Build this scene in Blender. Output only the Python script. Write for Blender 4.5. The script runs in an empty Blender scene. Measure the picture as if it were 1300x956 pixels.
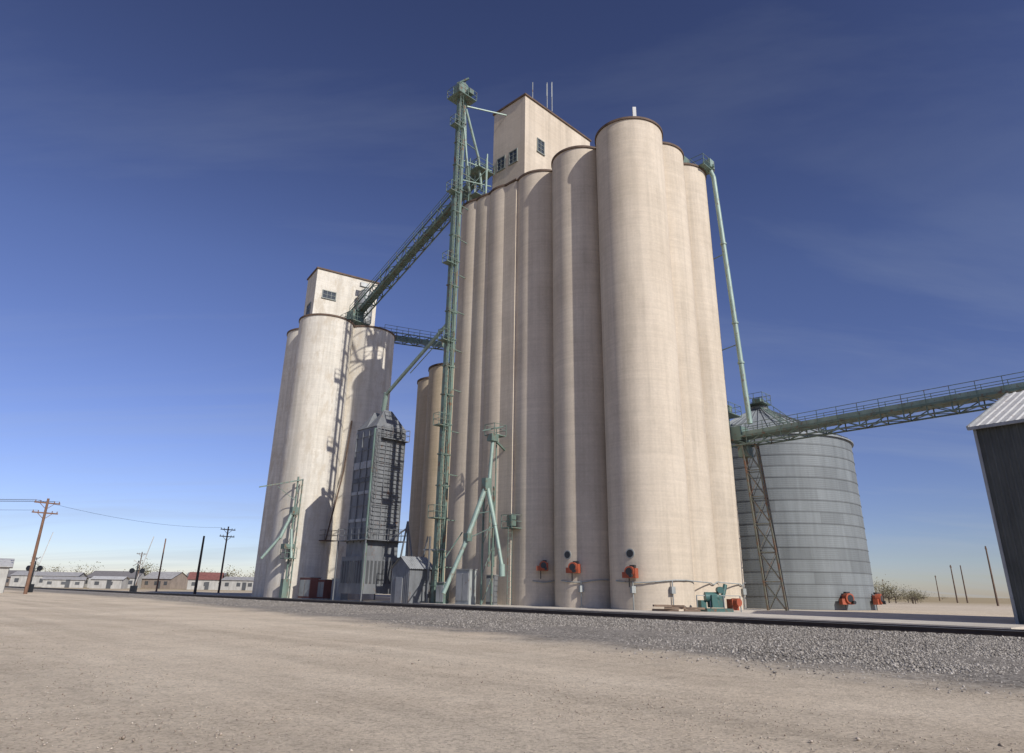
import bpy, math, random
import numpy as np
from mathutils import Vector, Matrix
random.seed(7); rng=np.random.default_rng(7)
scene=bpy.context.scene
V=Vector
CAMZ=1.25
# ------------------------------------------------------------------ materials
def new_mat(name):
    m=bpy.data.materials.new(name); m.use_nodes=True
    nt=m.node_tree; b=nt.nodes['Principled BSDF']
    return m,nt,b
def coord(nt,scale=(1,1,1)):
    tc=nt.nodes.new('ShaderNodeTexCoord'); mp=nt.nodes.new('ShaderNodeMapping')
    mp.inputs['Scale'].default_value=scale
    nt.links.new(tc.outputs['Object'],mp.inputs['Vector']); return mp.outputs['Vector']
def noise(nt,scale=1,vec=(1,1,1),detail=6,rough=.6):
    n=nt.nodes.new('ShaderNodeTexNoise'); n.inputs['Scale'].default_value=scale
    n.inputs['Detail'].default_value=detail; n.inputs['Roughness'].default_value=rough
    nt.links.new(coord(nt,vec),n.inputs['Vector']); return n.outputs['Fac']
def ramp(nt,fac,stops):
    r=nt.nodes.new('ShaderNodeValToRGB'); nt.links.new(fac,r.inputs['Fac'])
    els=r.color_ramp.elements
    while len(els)<len(stops): els.new(.5)
    for e,(p,c) in zip(els,stops):
        e.position=p; e.color=(c[0],c[1],c[2],1) if hasattr(c,'__len__') else (c,c,c,1)
    return r.outputs['Color']
def mixc(nt,fac,a,b,mode='MIX'):
    m=nt.nodes.new('ShaderNodeMix'); m.data_type='RGBA'; m.blend_type=mode
    for s,v in ((m.inputs[0],fac),(m.inputs[6],a),(m.inputs[7],b)):
        if isinstance(v,(int,float)): s.default_value=v
        elif isinstance(v,tuple): s.default_value=(v[0],v[1],v[2],1)
        else: nt.links.new(v,s)
    return m.outputs[2]
def bump(nt,b,h,strength=.3,dist=.02):
    n=nt.nodes.new('ShaderNodeBump'); n.inputs['Strength'].default_value=strength
    n.inputs['Distance'].default_value=dist
    nt.links.new(h,n.inputs['Height']); nt.links.new(n.outputs['Normal'],b.inputs['Normal'])
def paint(name,c,rough=.6,metal=0.0,var=.25,rust=0.0,scale=1.5):
    m,nt,b=new_mat(name)
    f=ramp(nt,noise(nt,scale,(1,1,.4)),[(.3,1-var),(.7,1+var*.3)])
    col=mixc(nt,1.0,c,f,'MULTIPLY')
    if rust>0:
        rf=ramp(nt,noise(nt,2.7,(1,1,.5),8,.75),[(.62-rust*.25,0),(.70-rust*.2,1)])
        col=mixc(nt,rf,col,(.16,.08,.045))
    nt.links.new(col,b.inputs['Base Color']); b.inputs['Roughness'].default_value=rough
    b.inputs['Metallic'].default_value=metal
    return m
def concrete(name,c1,c2,patch=None,dark=.80):
    m,nt,b=new_mat(name)
    col=mixc(nt,ramp(nt,noise(nt,.22,(1,1,.6),8,.6),[(.35,0),(.65,1)]),c1,c2)
    band=ramp(nt,noise(nt,1.0,(.16,.16,2.6),5,.7),[(.3,.86),(.7,1.05)])
    col=mixc(nt,.6,col,band,'MULTIPLY')
    band2=ramp(nt,noise(nt,1.0,(.08,.08,10),2,.5),[(.35,.93),(.65,1.03)])
    col=mixc(nt,.5,col,band2,'MULTIPLY')
    st=ramp(nt,noise(nt,1.0,(1.1,1.1,.03),6,.7),[(.32,dark),(.54,1.0)])
    col=mixc(nt,.85,col,st,'MULTIPLY')
    fine=ramp(nt,noise(nt,6,(1,1,1),5,.75),[(.3,.86),(.7,1.08)])
    col=mixc(nt,.6,col,fine,'MULTIPLY')
    bl=ramp(nt,noise(nt,.55,(1,1,.5),9,.7),[(.30,.84),(.50,1.0)])
    col=mixc(nt,.7,col,bl,'MULTIPLY')
    if patch:
        pf=ramp(nt,noise(nt,.8,(1,1,.45),10,.78),[(.50,0),(.60,1)])
        col=mixc(nt,pf,col,patch)
    nt.links.new(col,b.inputs['Base Color']); b.inputs['Roughness'].default_value=.92
    b.inputs['Specular IOR Level'].default_value=.2
    bump(nt,b,noise(nt,1.0,(.3,.3,7),5,.7),.25,.03)
    return m
M_tan=concrete('tan_concrete',(.565,.482,.378),(.64,.555,.445))
M_white=concrete('whitewashed_concrete',(.73,.69,.61),(.66,.61,.52),patch=(.53,.475,.39),dark=.7)
M_old=concrete('ochre_concrete',(.55,.45,.31),(.62,.51,.37))
M_rim=paint('rusty_rim',(.13,.085,.06),.8,0,.4)
M_green=paint('pale_green_steel',(.15,.215,.18),.55,.1,.3,.35)
M_greenl=paint('light_green_pipe',(.27,.36,.31),.5,.1,.25,.25)
M_gry=paint('dryer_grey_metal',(.19,.20,.21),.55,.2,.35,.15)
M_gryl=paint('dryer_panel',(.34,.35,.35),.5,.2,.3,.1)
M_dark=paint('dark_opening',(.02,.022,.025),.4)
M_louv=paint('louvre_metal',(.09,.095,.10),.5,.2)
M_glass=paint('dirty_window_glass',(.05,.06,.07),.15,0,.3)
M_frame=paint('window_frame',(.22,.24,.22),.6)
M_orange=paint('orange_fan_paint',(.38,.085,.038),.6,0,.4,.3)
M_wood=paint('weathered_pole_wood',(.13,.085,.06),.9,0,.4,0,3)
M_woodr=paint('reddish_pole_wood',(.20,.11,.07),.9,0,.4,0,3)
M_tie=paint('creosote_tie',(.07,.055,.043),.9,0,.4,0,3)
M_rail=paint('rail_steel',(.06,.04,.03),.6,.2,.3)
M_head=paint('worn_rail_head',(.45,.43,.41),.3,.7,.2)
M_cab=paint('cabinet_grey',(.33,.35,.34),.6,0,.3,.15)
M_red=paint('faded_red',(.22,.09,.075),.7,0,.3,.1)
M_shed=paint('dark_green_siding',(.085,.09,.082),.6,.1,.35)
M_roofw=paint('white_sheet_roof',(.55,.54,.51),.5,.1,.2,.15)
M_roofd=paint('dull_sheet_roof',(.36,.35,.34),.7,0,.3,.15)
M_wht=paint('white_paint',(.6,.59,.56),.6,0,.3)
M_dull=paint('dull_render_walls',(.42,.41,.38),.8,0,.3)
M_brick=paint('house_walls',(.27,.22,.18),.8)
M_roofg=paint('grey_shingles',(.17,.16,.16),.9)
M_bark=paint('tree_bark',(.10,.075,.055),.95)
M_machine=paint('green_machine',(.05,.13,.12),.5,.1,.3,.3)
def galv():
    m,nt,b=new_mat('galvanised_corrugated')
    tc=nt.nodes.new('ShaderNodeTexCoord'); sx=nt.nodes.new('ShaderNodeSeparateXYZ')
    nt.links.new(tc.outputs['Object'],sx.inputs[0])
    def mt(op,a,b2=None,c=None):
        n=nt.nodes.new('ShaderNodeMath'); n.operation=op
        for i,v in enumerate((a,b2)):
            if v is None: continue
            if isinstance(v,(int,float)): n.inputs[i].default_value=v
            else: nt.links.new(v,n.inputs[i])
        return n.outputs[0]
    ring=mt('FLOOR',mt('DIVIDE',sx.outputs[2],1.06))
    ang=mt('ARCTAN2',mt('SUBTRACT',sx.outputs[1],73.0),mt('SUBTRACT',sx.outputs[0],27.4))
    seg=mt('FLOOR',mt('ADD',mt('MULTIPLY',ang,3.2),mt('MULTIPLY',ring,.5)))
    cb=nt.nodes.new('ShaderNodeCombineXYZ'); nt.links.new(ring,cb.inputs[0]); nt.links.new(seg,cb.inputs[1])
    wn=nt.nodes.new('ShaderNodeTexWhiteNoise'); nt.links.new(cb.outputs[0],wn.inputs['Vector'])
    f=ramp(nt,wn.outputs['Value'],[(0,.80),(1,1.06)])
    col=mixc(nt,1.0,(.205,.225,.23),f,'MULTIPLY')
    st=ramp(nt,noise(nt,1,(1.5,1.5,.12),6,.7),[(.3,.7),(.7,1.1)])
    col=mixc(nt,.8,col,st,'MULTIPLY')
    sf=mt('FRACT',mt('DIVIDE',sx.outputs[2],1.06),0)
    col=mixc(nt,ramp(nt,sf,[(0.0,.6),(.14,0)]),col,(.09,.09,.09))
    nt.links.new(col,b.inputs['Base Color']); b.inputs['Metallic'].default_value=.12; b.inputs['Roughness'].default_value=.65
    w=mt('SINE',mt('MULTIPLY',sx.outputs[2],2*math.pi/.178))
    bump(nt,b,w,.25,.01)
    return m
M_galv=galv()
M_galvr=paint('galvanised_roof',(.26,.28,.29),.6,.15,.25)
# ------------------------------------------------------------------ mesh builder
class MB:
    def __init__(s): s.v=[]; s.f=[]; s.sm=[]
    def add(s,vs,fs,smooth=False):
        o=len(s.v); s.v+=[tuple(v) for v in vs]
        s.f+=[tuple(i+o for i in f) for f in fs]; s.sm+=[smooth]*len(fs); return s
    def box(s,c,size,az=0.0):
        hx,hy,hz=[d/2 for d in size]; ca,sa=math.cos(az),math.sin(az)
        vs=[]
        for z in (-hz,hz):
            for x,y in ((-hx,-hy),(hx,-hy),(hx,hy),(-hx,hy)):
                vs.append((c[0]+x*ca-y*sa,c[1]+x*sa+y*ca,c[2]+z))
        return s.add(vs,[(3,2,1,0),(4,5,6,7),(0,1,5,4),(1,2,6,5),(2,3,7,6),(3,0,4,7)])
    def beam(s,a,b,w=.1,h=None):
        a=V(a);b=V(b);h=h or w; d=(b-a)
        if d.length<1e-6: return s
        d.normalize(); up=V((0,0,1)) if abs(d.z)<.98 else V((0.7071,0.7071,0))
        x=d.cross(up).normalized(); y=x.cross(d).normalized()
        vs=[]
        for p in (a,b):
            for i,j in ((-1,-1),(1,-1),(1,1),(-1,1)): vs.append(p+x*(w/2*i)+y*(h/2*j))
        return s.add(vs,[(3,2,1,0),(4,5,6,7),(0,1,5,4),(1,2,6,5),(2,3,7,6),(3,0,4,7)])
    def tube(s,a,b,r=.1,n=12,r2=None):
        a=V(a);b=V(b); d=(b-a).normalized(); r2=r if r2 is None else r2
        up=V((0,0,1)) if abs(d.z)<.98 else V((1,0,0))
        x=d.cross(up).normalized(); y=x.cross(d).normalized()
        ring=lambda p,rr:[p+x*(rr*math.cos(2*math.pi*i/n))+y*(rr*math.sin(2*math.pi*i/n)) for i in range(n)]
        s.add(ring(a,r)+ring(b,r2),[(i,n+i,n+(i+1)%n,(i+1)%n)[::-1] for i in range(n)],True)
        s.add(ring(a,r),[tuple(range(n))]); s.add(ring(b,r2),[tuple(range(n))[::-1]])
        return s
    def path(s,pts,r,n=10):
        for a,b in zip(pts[:-1],pts[1:]): s.tube(a,b,r,n)
        return s
    def cyl(s,c,r,z0,z1,n=96):
        return s.tube((c[0],c[1],z0),(c[0],c[1],z1),r,n)
    def lathe(s,c,prof,n=96,smooth=False,close=False):
        vs=[]
        for r,z in prof:
            for i in range(n):
                a=2*math.pi*i/n; vs.append((c[0]+r*math.cos(a),c[1]+r*math.sin(a),z))
        fs=[]
        for k in range(len(prof)-1):
            for i in range(n):
                j=(i+1)%n; fs.append((k*n+i,k*n+j,(k+1)*n+j,(k+1)*n+i))
        return s.add(vs,fs,smooth)
    def sheet(s,o,u,L,vv,H,nrm,pitch=.3,amp=.04):
        o=V(o);u=V(u).normalized();vv=V(vv).normalized();nrm=V(nrm).normalized()
        n=int(L/pitch); pts=[]
        for k in range(n+1):
            b=k*pitch
            for f,a in ((0,0),(.55,0),(.68,1),(.87,1)):
                if b+f*pitch<=L: pts.append((b+f*pitch,a*amp))
        vs=[];fs=[]
        for t,a in pts:
            p=o+u*t+nrm*a; vs+= [p,p+vv*H]
        for i in range(len(pts)-1): fs.append((2*i,2*i+2,2*i+3,2*i+1))
        return s.add(vs,fs)
    def build(s,name,mat,parent=None):
        me=bpy.data.meshes.new(name); me.from_pydata(s.v,[],s.f)
        me.polygons.foreach_set('use_smooth',s.sm); me.materials.append(mat); me.update()
        ob=bpy.data.objects.new(name,me); scene.collection.objects.link(ob)
        if parent is not None:
            ob.parent=parent; ob.matrix_parent_inverse=Matrix.Translation(-V(parent.location))
        return ob
def empty(name,loc):
    e=bpy.data.objects.new(name,None); e.location=loc; e.empty_display_size=1
    scene.collection.objects.link(e); return e
Q=math.radians(45)
eL=V((-.707,.707,0)); eR=V((.707,.707,0))
tn=V((.731,.682,0)); td=V((-.682,.731,0))
TP=29.2   # track centre offset
def tp(p,s,z=0): q=tn*p+td*s; return V((q.x,q.y,z))
def on_col(c,R,off,z,out=0):
    c=V((c[0],c[1],0)); n=-c.normalized(); t=V((-n.y,n.x,0)); t=-t if t.x<0 else t
    o=off/R; d=n*math.sqrt(max(0,1-o*o))+t*o
    p=c+d*(R+out); return V((p.x,p.y,z)),d
# ------------------------------------------------------------------ trusses & stairs
def truss(a,b,w,h,n,mb,deck=None,rail=1.0,t=.09,casing=None,under=0):
    a=V(a);b=V(b);d=(b-a).normalized(); x=d.cross(V((0,0,1))).normalized(); up=x.cross(d)
    c=[(a,b,-1,0),(a,b,1,0),(a,b,-1,1),(a,b,1,1)]
    for p,q,i,j in c: mb.beam(p+x*(w/2*i)+up*h*j,q+x*(w/2*i)+up*h*j,t*1.3)
    L=(b-a).length
    for k in range(n+1):
        p=a+d*(L*k/n)
        for i in (-1,1):
            mb.beam(p+x*w/2*i,p+x*w/2*i+up*h,t)
            if k<n:
                q=a+d*(L*(k+1)/n)
                if k%2: mb.beam(p+x*w/2*i,q+x*w/2*i+up*h,t*.8)
                else: mb.beam(p+x*w/2*i+up*h,q+x*w/2*i,t*.8)
        mb.beam(p-x*w/2,p+x*w/2,t); mb.beam(p-x*w/2+up*h,p+x*w/2+up*h,t*.8)
        if k<n:
            q=a+d*(L*(k+1)/n); s=1 if k%2 else -1
            mb.beam(p-x*w/2*s,q+x*w/2*s,t*.6)
        if rail:
            for i in (-1,1): mb.beam(p+x*w/2*i+up*h,p+x*w/2*i+up*h+V((0,0,rail)),t*.5)
    if rail:
        for i in (-1,1):
            for f in (.5,1): mb.beam(a+x*w/2*i+up*h+V((0,0,rail*f)),b+x*w/2*i+up*h+V((0,0,rail*f)),t*.5)
    if casing: casing.beam(a+up*(h*.45),b+up*(h*.45),w*.55,h*.5)
def platform(mb,c,w,dp,az=Q,rail=1.05,t=.05):
    mb.box(c,(w,dp,.08),az); ca,sa=math.cos(az),math.sin(az)
    P=[V((c[0]+x*ca-y*sa,c[1]+x*sa+y*ca,c[2]+.04)) for x,y in ((-w/2,-dp/2),(w/2,-dp/2),(w/2,dp/2),(-w/2,dp/2))]
    for i in range(4):
        a,b=P[i],P[(i+1)%4]
        n=max(1,round((b-a).length/1.2))
        for k in range(n): q=a.lerp(b,k/n); mb.beam(q,q+V((0,0,rail)),t)
        for f in (.5,1): mb.beam(a+V((0,0,rail*f)),b+V((0,0,rail*f)),t*.8)
def ladder(mb,a,b,side,w=.45,t=.04,cage=None):
    a=V(a);b=V(b);side=V(side).normalized()*w/2
    mb.beam(a-side,b-side,t); mb.beam(a+side,b+side,t)
    n=int((b-a).length/.4)
    for k in range(n): p=a.lerp(b,k/n); mb.beam(p-side,p+side,t*.6)
    if cage:
        cg=V(cage).normalized()*.65; n=int((b-a).length/1.2)
        for k in range(2,n):
            p=a.lerp(b,k/n); q=[p-side,p-side+cg*.7,p+cg,p+side+cg*.7,p+side]
            for i in range(4): mb.beam(q[i],q[i+1],t*.8)
        for o in (-side+cg*.7,cg,side+cg*.7): mb.beam(a.lerp(b,2/n)+o,b+o,t*.6)
# ------------------------------------------------------------------ main elevator
H=38.5+CAMZ
main=empty('grain_elevator',(6,62,0))
A=(10.28,51.6);B=(13.2,54.8);C=(16.2,58.0);D=(6.3,55.6);E=(2.9,59.5);F=(0.0,62.1);G=(-3.0,64.9)
F1=(1.35,60.95);G1=(-1.6,63.55)
mb=MB(); rim=MB(); k=0
cols=[(A,2.95),(B,2.7),(C,2.7),(F1,2.6),(G1,2.6)]
for f in (D,E,F,G):
    for j in range(3): cols.append(((f[0]+3.0*j,f[1]+3.2*j),2.7))
for c,R in cols:
    z=H+k*.006; mb.cyl(c,R,0,z,112)
    rim.lathe(c,[(R-.25,z+.003),(R+.11,z+.003),(R+.11,z+.2),(R-.25,z+.2),(R-.25,z+.003)],112)
    k+=1
# infill wall between the shallow flutes of the long face
fc=eL*44.6+(-eR)*(-42.44)
mb.box((fc.x,fc.y,(H-.05)/2),(2.0,6.8,H-.05),Q)
rim.box((fc.x,fc.y,H+.15),(2.2,6.9,.16),Q)
mb.build('silo_cylinders',M_tan,main); rim.build('roof_rims',M_rim,main)
hz0,hz1=H-.5,52+CAMZ
hc=V((1.04,62.0,0)); c=hc+eR*5.75+eL*2.5
mb=MB()
mb.box((c.x,c.y,(hz0+hz1)/2),(11.5,5.0,hz1-hz0),Q)
mb.build('headhouse_walls',M_tan,main)
mb=MB(); mb.box((c.x,c.y,hz1+.1),(11.8,5.3,.2),Q); mb.build('headhouse_roof',M_rim,main)
def window(parent,base,u,nrm,t,z,w,h,panes=(2,3),nm='window'):
    u=V(u);nrm=V(nrm); p=V((base[0],base[1],0))+u*t; p.z=z
    g=MB(); az=math.atan2(u.y,u.x)
    g.box(p+nrm*.02,(w,.06,h),az); g.build(nm+'_glass',M_glass,parent)
    fr=MB(); q=p+nrm*.07
    fr.box(q+V((0,0,h/2+.05)),(w+.2,.1,.1),az); fr.box(q-V((0,0,h/2+.06)),(w+.3,.16,.12),az)
    for s in (-1,1): fr.box(q+u*(s*(w/2+.05)),(.1,.1,h),az)
    for i in range(1,panes[0]): fr.box(q+u*(w*(i/panes[0]-.5)),(.05,.06,h),az)
    for i in range(1,panes[1]): fr.box(q+V((0,0,h*(i/panes[1]-.5))),(w,.05,.05),az)
    fr.build(nm+'_frame',M_frame,parent)
nl=-eR; nr=-eL
window(main,hc,eR,nr,2.5,47.7,1.0,1.6)
window(main,hc,eL,nl,1.7,45.9,1.1,1.5,nm='side_window'); window(main,hc,eL,nl,3.6,45.9,1.1,1.5,nm='side_window')
window(main,hc,eR,nr,8.6,47.7,1.0,1.6)
mb=MB()
for (x,y,h) in ((1.9,63.6,3.0),(3.6,64.3,3.6),(4.2,64.9,4.2)):
    mb.tube((x,y,hz1+.2),(x,y,hz1+.2+h),.05,8)
mb.box((3.6,64.3,hz1+2.7),(.13,.13,1.7)); mb.box((4.2,64.9,hz1+3.2),(.11,.11,2.0))
mb.build('headhouse_antennas',M_cab,main)
mb=MB(); ax,ay=(10.6,50.0); mb.tube((ax,ay,H),(ax,ay,H+2.1),.05,8); mb.box((ax,ay,H+1.6),(.3,.16,1.4)); mb.box((ax,ay,H+.3),(.7,.7,.4))
mb.build('panel_antenna',M_wht,main)
mb=MB()
pts=[V((p[0],p[1],H+1.2)) for p in (A,D,E,F,G)]
for a,b in zip(pts[:-1],pts[1:]):
    mb.beam(a,b,.06)
for p in pts: mb.beam(p,p-V((0,0,1.1)),.06)
mb.box((13.0,53.0,H+1.0),(.9,.9,1.6),Q); mb.tube((13,53,H+1.8),(14.4,54.6,H+.4),.25,10)
mb.box((16.4,56.6,H+.9),(1.2,1.0,1.3),Q); platform(mb,(18.3,56.4,H+.2),2.0,1.4)
mb.beam((16.4,57.4,H+.4),(19.4,56.2,H+.6),.25)
mb.build('rooftop_spouts',M_green,main)
def fan(parent,p,d,s=.9):
    az=math.atan2(d.y,d.x)-math.pi/2; t=V((-d.y,d.x,0))
    m=MB(); m.box(p+d*.35,(s*.7,.55,s*.75),az)
    m.tube(p+d*.3-t*.1+V((0,0,.1)),p+d*.75-t*.1+V((0,0,.1)),s*.40,20)
    m.box(p+d*.4-t*s*.55-V((0,0,s*.15)),(s*.5,.4,s*.45),az)
    m.build('aeration_fan',M_orange,parent)
    m=MB(); m.tube(p+d*.751-t*.1+V((0,0,.1)),p+d*.78-t*.1+V((0,0,.1)),s*.28,20)
    m.tube(p+d*.76+t*s*.1-V((0,0,s*.2)),p+d*1.0+t*s*.1-V((0,0,s*.2)),s*.14,12)
    m.box(p+d*.3+V((0,0,s*.5)),(s*.4,.3,.2),az); m.beam(p+d*.3-t*.3,p+d*.3-t*.3-V((0,0,.9)),.05); m.build('fan_inlet_and_motor',M_dark,parent)
p,d=on_col(D,2.7,-.9,2.8); fan(main,p,d,.85)
p,d=on_col(E,2.7,.1,3.0); fan(main,p,d,.8)
p,d=on_col(A,2.95,-1.1,2.45); fan(main,p,d,.85)
mb=MB();mr=MB()
for cc,R,o,z in ((D,2.7,-1.6,3.8),(A,2.95,-1.35,3.75)):
    p,d=on_col(cc,R,o,z); mb.tube(p-d*.1,p+d*.08,.25,20); mr.tube(p-d*.1,p+d*.04,.33,20)
mb.build('round_hatches',M_dark,main); mr.build('hatch_rings',M_cab,main)
mb=MB()
pts=[]
for cc,R,r in ((E,2.7,(-.8,2.0)),(D,2.7,(-2.0,1.6)),(A,2.95,(-2.3,2.8)),(B,2.7,(2.0,2.6)),(C,2.7,(2.2,2.65))):
    for i in range(9):
        o=r[0]+(r[1]-r[0])*i/8; pts.append(on_col(cc,R,o,1.95-.1*math.sin(i*.7),.12)[0])
mb.path(pts,.045,6)
for o,cc,R in ((-1.2,A,2.95),(1.3,A,2.95),(-.6,D,2.7),(2.4,C,2.7)):
    q=on_col(cc,R,o,.1,.15)[0]; mb.beam(q,q+V((0,0,1.9)),.06); mb.box(q+V((0,0,1.3)),(.3,.25,.45),.4)
mb.build('conduit',M_cab,main)
mb=MB()
prof=[tp(36.0,8),tp(36.0,62),tp(56,62),tp(56,8)]
mb.add([p+V((0,0,.10)) for p in prof]+[p for p in prof],[(3,2,1,0),(0,1,5,4),(1,2,6,5),(2,3,7,6),(3,0,4,7)])
M_apron=concrete('apron_concrete',(.50,.46,.40),(.58,.53,.46)); mb.build('concrete_apron',M_apron)
sp=empty('grain_spout',(20,55.6,0)); mb=MB()
mb.path([V((18.9,56.6,H+.9)),V((19.3,56.4,H-.6)),V((20.0,55.6,14.6))],.22,14)
mb.box((19.0,56.6,H+.9),(.8,.8,.9),Q)
for z in (H-8,H-16,20): 
    f=(H-.6-z)/(H-.6-14.6); p=V((19.3,56.4,0)).lerp(V((20,55.6,0)),f); p.z=z
    mb.tube(p-V((0,0,.08)),p+V((0,0,.08)),.29,14); 
mb.build('downpipe',M_greenl,sp)
mb=MB()
for z in (H-9,H-18): 
    f=(H-.6-z)/(H-.6-14.6); p=V((19.3,56.4,0)).lerp(V((20,55.6,0)),f); p.z=z; mb.beam(p,(18.2,57.4,z-.3),.07)
mb.build('wall_brackets',M_green,sp)
# ------------------------------------------------------------------ conveyor gallery + trestle
cg=empty('conveyor_gallery',(26,49,13)); mb=MB(); cs=MB()
gd=V((.64,-.768,0)); g0=V((19.2,57.6,13.0)); g1=g0+gd*34
truss(g0,g1,1.2,.7,22,mb,rail=1.0,t=.08,casing=None)
cs.beam(g0+V((0,0,.85)),g1+V((0,0,.85)),.95,.5)
mb.beam(g0+V((0,0,.62)),g1+V((0,0,.62)),1.45,.08)
mb.build('gallery_truss',M_green,cg); cs.build('conveyor_casing',M_greenl,cg)
mb=MB(); mb.box(g0+V((.3,-.3,1.0)),(1.5,1.2,1.2),Q); mb.box(g0+V((.6,-.8,-.5)),(.9,.9,1.0),Q); mb.build('transfer_box',M_green,cg)
tr=empty('trestle_tower',(20.6,55.5,0)); mb=MB()
tops=[V((19.4,56.3,12.9)),V((20.3,55.7,12.9)),V((20.8,56.5,12.9)),V((19.9,57.1,12.9))]
bots=[V((19.5,54.6,0)),V((20.7,54.0,0)),V((21.3,55.4,0)),V((20.1,56.1,0))]
for a,b in zip(tops,bots): mb.beam(b,a,.12)
n=6
for i in range(4):
    for k in range(n):
        a0=bots[i].lerp(tops[i],k/n);a1=bots[i].lerp(tops[i],(k+1)/n)
        b0=bots[(i+1)%4].lerp(tops[(i+1)%4],k/n);b1=bots[(i+1)%4].lerp(tops[(i+1)%4],(k+1)/n)
        mb.beam(a0,b1,.045); mb.beam(a1,b0,.045); mb.beam(a1,b1,.06)
mb.build('braced_legs',paint('rusty_trestle',(.16,.16,.12),.7,.1,.4,.5),tr)
# ------------------------------------------------------------------ steel bin
bn=empty('steel_grain_bin',(27.4,73,0)); bc=(27.4,73.0); R=8.6; zb=15.9
mb=MB();n=15;rh=1.06
for i in range(n):
    z=i*rh; r=R+.012*(i%2)
    mb.lathe(bc,[(r,z),(r,z+rh)],128,True)
    mb.lathe(bc,[(R+.012*(i%2),z+rh),(R+.04,z+rh-.01),(R+.04,z+rh+.04),(R,z+rh+.05)],128,False)
mb.build('bin_wall',M_galv,bn)
mb=MB(); zt=zb+4.3
mb.lathe(bc,[(R-.1,zb-.02),(R+.22,zb-.12),(R+.22,zb),(1.0,zt),(1.0,zt+.4),(0.01,zt+.5)],96)
for i in range(48):
    a=2*math.pi*i/48; ca,sa=math.cos(a),math.sin(a)
    mb.beam((bc[0]+ca*(R+.2),bc[1]+sa*(R+.2),zb+.04),(bc[0]+ca*1.0,bc[1]+sa*1.0,zt+.04),.07,.1)
mb.build('bin_roof',M_galvr,bn)
mb=MB()
ra=math.atan2(-73,-27.4)+.35
p0=V((bc[0]+math.cos(ra)*(R+.3),bc[1]+math.sin(ra)*(R+.3),zb)); p1=V((bc[0]+math.cos(ra)*1.2,bc[1]+math.sin(ra)*1.2,zt))
ladder(mb,p0+V((0,0,.2)),p1+V((0,0,.2)),(-math.sin(ra),math.cos(ra),0),.7,.06)
for f in (0,.2,.4,.6,.8,1): q=p0.lerp(p1,f); mb.beam(q,q+V((0,0,1.1)),.05)
mb.beam(p0+V((0,0,1.1)),p1+V((0,0,1.1)),.05)
platform(mb,(bc[0]-.3,bc[1]-.8,zt+.5),2.0,2.0); mb.box((bc[0],bc[1],zt+.9),(.9,.9,.9),Q)
platform(mb,(22.5,68.5,zb+2.6),2.6,1.6); mb.beam((22.5,68.5,zb+.5),(22.5,68.5,zb+2.6),.12); mb.box((22.3,68.3,zb+3.1),(.8,.8,.9),Q)
mb.build('roof_ladder_and_platform',M_green,bn)
for a in (-1.25,-.72):
    q=V((bc[0]+math.cos(a)*(R+.05),bc[1]+math.sin(a)*(R+.05),.9)); fan(bn,q,V((math.cos(a),math.sin(a),0)),1.1)
# ------------------------------------------------------------------ leg
lg=empty('bucket_elevator_leg',(-6,61.7,0)); mb=MB(); lt=V((-6.0,61.6,0)); zl=51.2+CAMZ
mp=MB()
for s in (-1,1):
    p=lt+eR*.36*s; mp.box((p.x,p.y,zl/2),(.30,.42,zl),Q)
for i in range(18):
    z=1.5+i*2.8; mp.box((lt.x,lt.y,z),(1.2,.54,.12),Q)
mp.build('leg_trunks',M_green,lg)
a=lt+V((.1,-.65,0))
ladder(mb,V((a.x,a.y,.5)),V((a.x,a.y,zl)),eR,.42,.04,cage=(0,-1,0))
for i in range(6):
    z=7+i*8.2; platform(mb,(a.x-.4,a.y-.1,z),1.3,.8)
for i in range(12):
    z=3+i*4; mb.beam(lt+V((0,0,z)),lt+V((1.6,1.9,z)),.08)
mb.build('caged_ladder',M_green,lg)
mb=MB(); mb.box((lt.x,lt.y,zl+.6),(1.7,.9,1.2),Q); mb.tube(lt+V((0,0,zl+1.1))-eL*.45,lt+V((0,0,zl+1.1))+eL*.45,.65,20)
platform(mb,(lt.x,lt.y,zl-.3),2.5,2.1); mb.box((lt.x+.9,lt.y-.4,zl+.4),(.6,.6,.6),Q)
mb.beam((lt.x-.6,lt.y,zl+1.9),(lt.x+.7,lt.y-.2,zl+2.5),.14,.22); mb.beam((lt.x+.3,lt.y,zl+1.2),(lt.x+.3,lt.y,zl+2.6),.08)
mb.build('head_section',M_green,lg)
mb=MB()
mb.beam(lt+V((.6,.2,zl-1.0)),V((-.9,64.2,52.2)),.12,.12)
mb.path([lt+V((.5,.2,zl-1.4)),V((-4.1,64.0,46.4)),V((-3.6,64.8,42.5))],.15,10)
mb.path([lt+V((.4,.1,zl-2)),V((-5.2,63.5,43)),V((-4.6,64.9,41))],.13,10)
mb.path([lt+V((.4,0,zl-4)),V((-5.1,62.3,44)),V((-5.0,63.6,42.6))],.12,10)
mb.tube(V((-3.1,64.3,38.5)),V((-3.1,64.3,47)),.09,8); mb.tube(V((-4.4,65,40)),V((-4.4,65,46.5)),.08,8)
mb.beam(V((-6,61.7,44.5)),V((-2.6,64.9,45.2)),.1); mb.beam(V((-6,61.7,42)),V((-2.6,64.9,43.2)),.1)
mb.build('head_spouts',M_greenl,lg)
mb=MB(); platform(mb,(-3.9,65.0,44.9),2.4,2.2); platform(mb,(-4.1,65.0,41.6),2.2,2.0)
for x,y in ((-5.0,64.2),(-3.2,64.2),(-4.9,66)): mb.beam((x,y,39.6),(x,y,46.4),.1)
for z in (39.8,42.4): mb.beam((-5.0,64.2,z),(-3.2,64.2,z+2.4),.06)
mb.build('transfer_platforms',M_green,lg)
ds=empty('dryer_feed_spout',(-9,65,20)); mb=MB()
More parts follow.
